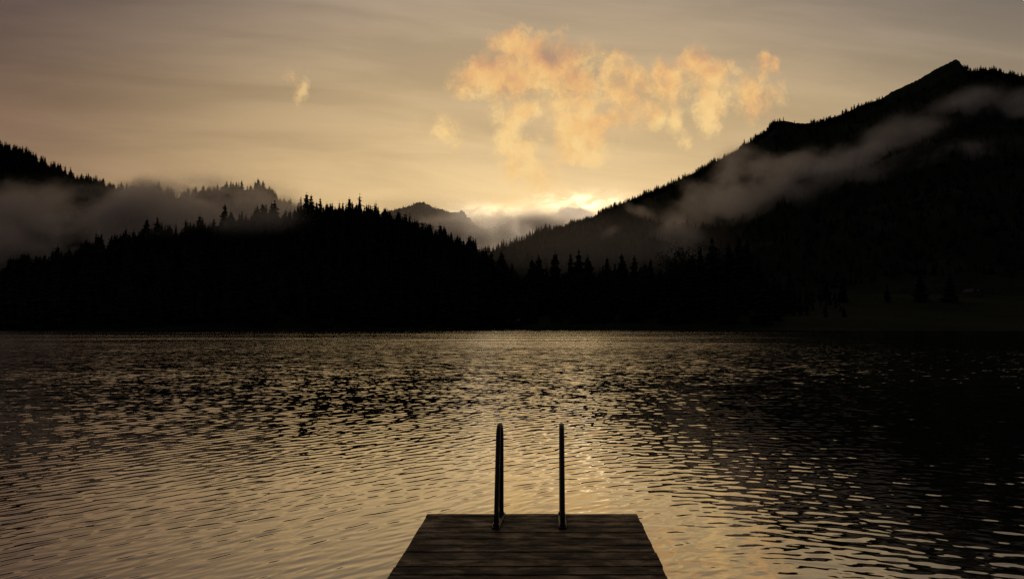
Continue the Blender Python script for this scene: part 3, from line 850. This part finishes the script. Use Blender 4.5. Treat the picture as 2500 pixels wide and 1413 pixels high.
# ------------------------------------------------------------------ the jetty
DECK = 0.36
def on_deck(px, py, z=DECK):
    u, v = uv(px, py); y = (z - CAMZ) / v
    return Vector((u * y, y, z))
FL, FR, BL, BR = on_deck(1043, 1253), on_deck(1555, 1253), on_deck(945, 1413), on_deck(1633, 1413)
def jetty():
    t = thing('jetty', (0.1, FL.y, DECK), 'dark wooden plank jetty reaching out over the lake', 'jetty')
    o = Vector((0.1, FL.y, DECK))
    dl = (FL - BL) / (FL.y - BL.y); dr = (FR - BR) / (FR.y - BR.y)
    b = MB(); r = random.Random(3)
    y = FL.y; k = 0
    while y > -3.2:
        wd = 0.078 if k == 0 else 0.134
        y0 = y - wd
        dz = r.uniform(-.002, .002); jl, jr = r.uniform(-.006, .006), r.uniform(-.006, .006)
        if k == 0: jl = jr = 0
        a = r.random()
        L = lambda q: FL + dl * (q - FL.y); R = lambda q: FR + dr * (q - FR.y)
        nx = 10
        for q in range(1):
            vs = []
            for yq in (y0, y):
                for zq in (DECK - .032, DECK + dz):
                    for i in range(nx + 1):
                        f = i / nx
                        pt = L(yq) * (1 - f) + R(yq) * f
                        x = pt.x + (jl if i == 0 else jr if i == nx else 0)
                        vs.append((x - o.x, yq - o.y + r.uniform(-.0012, .0012), zq - DECK + r.uniform(-.0008, .0008)))
            n = nx + 1; fs = []
            for i in range(nx):
                fs += [(i, n+i, n+i+1, i+1), (2*n+i, 2*n+i+1, 3*n+i+1, 3*n+i), (n+i, 3*n+i, 3*n+i+1, n+i+1), (i, i+1, 2*n+i+1, 2*n+i)]
            fs += [(0, 2*n, 3*n, n), (nx, n+nx, 3*n+nx, 2*n+nx)]
            b.add(vs, fs, a)
        y = y0 - 0.0125; k += 1
    b.build('deck', M['wood'], t, False, 0.003, True)
    # nail heads, two lines a side
    b = MB(); y = FL.y - .045; k = 0
    while y > 2.5:
        for f in (0.06, 0.94):
            for dy in (0.03, -0.03):
                pt = (FL + dl * (y - FL.y)) * (1 - f) + (FR + dr * (y - FR.y)) * f
                c = (pt.x - o.x + r.uniform(-.012, .012), y + dy + r.uniform(-.008, .008) - o.y, 0.0015)
                b.tube([c, (c[0], c[1], c[2] + .002)], .0042, 6)
        y -= 0.1465; k += 1
    b.build('nails', M['rust'], t)
    for f in (0.06, 0.5, 0.94):
        b = MB()
        p0 = FL * (1 - f) + FR * f; q0 = (FL + dl * (-3 - FL.y)) * (1 - f) + (FR + dr * (-3 - FL.y)) * f
        d = (q0 - p0)
        mt = Matrix.Translation(p0 - o) @ Matrix.Rotation(math.atan2(-d.x, d.y) , 4, 'Z')
        b.box((-.045, .05, -.19), (.045, d.length, -.034), mt); b.build('beam', M['pile'], t)
    for yq in (FL.y - .35, 2.6, -.4, -2.8):
        for f in (0.1, 0.9):
            pt = (FL + dl * (yq - FL.y)) * (1 - f) + (FR + dr * (yq - FL.y)) * f
            sx = .105 if f < .5 else -.105
            b = MB(); b.tube([(pt.x - o.x + sx, yq - o.y, -2.85), (pt.x - o.x + sx, yq - o.y, -.036)], .085, 14)
            b.build('pile', M['pile'], t, True)
jetty()

def rail(near, far, label):
    t = thing('ladder_handrail', (near.x, near.y, DECK), label, 'handrail', 'swimming ladder handrails')
    ax = Vector((far.x - near.x, far.y - near.y, 0)); Ln = ax.length; ax.normalize()
    P = lambda s, z: (ax.x * s, ax.y * s, z)
    pts = []
    pts += [P(0.012 + .115 * (k / 8) ** 1.1, 0.012 + .60 * k / 8) for k in range(9)]
    c, rr = 0.235, 0.108
    for k in range(1, 16):
        a = math.pi * k / 16
        pts.append(P(c - rr * math.cos(a), 0.612 + (rr + .03) * math.sin(a)))
    pts += [P(0.343 + (Ln - .012 - .343) * (k / 8) ** 0.9, 0.612 - .60 * k / 8) for k in range(9)]
    b = MB(); b.tube(pts, 0.0192, 18); b.build('rail', M['steel'], t, True)
    mt = Matrix.Rotation(math.atan2(-ax.x, ax.y), 4, 'Z')
    b = MB(); b.box((-.031, -.035, .003), (.031, Ln + .012, .011), mt)
    b.box((-.031, -.035, .011), (-.026, Ln + .012, .019), mt); b.box((.026, -.035, .011), (.031, Ln + .012, .019), mt)
    pl = b.build('base_plate', M['steel'], t, False, 0.002)
    for s in (0.13, 0.27):
        b = MB(); q = mt @ Vector((0.0, s, 0)); b.tube([(q.x, q.y, .0112), (q.x, q.y, .021)], .011, 6); b.tube([(q.x, q.y, .021), (q.x, q.y, .027)], .006, 8)
        b.build('bolt', M['steel'], pl)
    for s in (0.012, Ln - .012):
        b = MB(); q = ax * s; b.tube([(q.x, q.y, .011), (q.x, q.y, .03)], [.026, .0225], 16); b.build('collar', M['steel'], t, True)
    # stile running on below the deck into the water
    return t
rail(on_deck(1211, 1287), on_deck(1224.5, 1256), 'left steel handrail of the pair, both its legs showing side by side')
rail(on_deck(1374, 1287), on_deck(1371, 1256), 'right steel handrail of the pair, its front leg hiding the rear one')

# ------------------------------------------------------------------ mist banks
def mist_fn(density, thresh, nscale, aniso=0.55, stretch=(1, 1, 1.6)):
    def fn(g, out):
        tc = g.new('ShaderNodeTexCoord'); geo = g.new('ShaderNodeNewGeometry')
        r2 = g.v('LENGTH', tc.outputs['Object'])
        fall = g.map(r2, 1.0, 0.0)
        w = g.noise(geo.outputs['Position'], nscale * 0.7, 2, 0.5).outputs['Color']
        q = g.v('ADD', g.v('MULTIPLY', geo.outputs['Position'], stretch), g.scale(g.v('SUBTRACT', w, (.5, .5, .5)), 0.9 / nscale))
        n = g.noise(q, nscale, 6, 0.62, 0.0).outputs[0]
        d = g.map(g.m('ADD', n, g.m('MULTIPLY', g.m('SUBTRACT', fall, 0.5), 0.16)), thresh, thresh + 0.20)
        d = g.m('MULTIPLY', g.m('MULTIPLY', d, g.map(r2, 1.0, 0.35)), density)
        v = g.new('ShaderNodeVolumePrincipled')
        v.inputs['Color'].default_value = (.97, .945, .94, 1)
        v.inputs['Anisotropy'].default_value = aniso
        g.put(v.inputs['Density'], d)
        g.l.new(v.outputs[0], out.inputs['Volume'])
    return fn
import bmesh
bm = bmesh.new(); bmesh.ops.create_icosphere(bm, subdivisions=3, radius=1.0)
PUFF = bpy.data.meshes.new('mist'); bm.to_mesh(PUFF); bm.free()
def puff(px, py, y, rx, ry, rd, tilt, m, label):
    u, v = uv(px, py)
    o = bpy.data.objects.new('mist', PUFF.copy()); COL.objects.link(o)
    o.data.materials.append(m)
    o.location = (u * y, y, CAMZ + v * y)
    o.scale = (1.35 * rx / F * y, 1.2 * rd, 1.45 * ry / F * y)
    o.rotation_euler = (0, math.radians(-tilt), 0)
    kind(o, 'stuff', label, 'mist')
    o['group'] = 'drifting mist'
MA = mat('mist_bank', mist_fn(0.024, 0.41, 0.012, 0.74))
MR = mat('mist_wisp', mist_fn(0.0165, 0.43, 0.012, 0.68, (0.8, 0.8, 1.2)))
MF = mat('mist_veil', mist_fn(0.0085, 0.40, 0.010, 0.62, (0.8, 0.8, 1.2)))
MV = mat('valley_cloud', mist_fn(0.013, 0.39, 0.008, 0.68))
MH = mat('valley_haze', mist_fn(0.0012, 0.20, 0.004))
for q in [(30,560,830,330,100,110,8),(290,545,880,240,85,100,14),(480,520,920,230,62,110,10),(640,525,930,180,42,100,-6),(335,470,1130,60,30,60,35)]:
    puff(*q, MA, 'mauve mist bank lying behind the low hill on the left')
for q in [(600,545,700,150,38,45,6),(420,560,690,120,30,45,14)]:
    puff(*q, MF, 'thin mist threading through the treetops of the low hill')
for q in [(1640,585,1180,60,100,80,35),(1730,510,1330,125,84,100,42),(1840,455,1400,140,74,100,26),(1960,415,1440,120,46,90,16)]:
    puff(*q, MR, 'brown mist drifting up the lower flank of the right mountain')
for q in [(2070,392,1450,100,40,90,18),(2330,275,1560,110,42,90,24),(2480,265,1520,80,40,80,5),(2190,350,1490,120,60,80,22),(1930,480,1380,170,70,100,18),(1790,400,1500,70,50,70,40),(2270,420,1350,200,60,110,10),(1660,640,1100,60,70,70,40)]:
    puff(*q, MF, 'thin faint veil of mist high on the right mountain')
for q in [(1560,516,1560,42,14,50,-24),(1485,568,1150,34,20,40,25)]:
    puff(*q, MR, 'small torn scrap of mist on the shoulder below the ridge')
for q in [(1040,575,2350,170,36,250,0),(1220,575,2300,180,55,250,0),(1360,550,2300,120,45,200,5)]:
    puff(*q, MV, 'grey cloud lying in the pass before the distant summit')
puff(1060, 535, 2500, 170, 45, 330, 0, MH, 'faint haze before the distant summit')
puff(1450, 600, 950, 330, 75, 130, 0, MH, 'faint haze in the valley behind the shore wood')
print('TREES', COUNT[0])
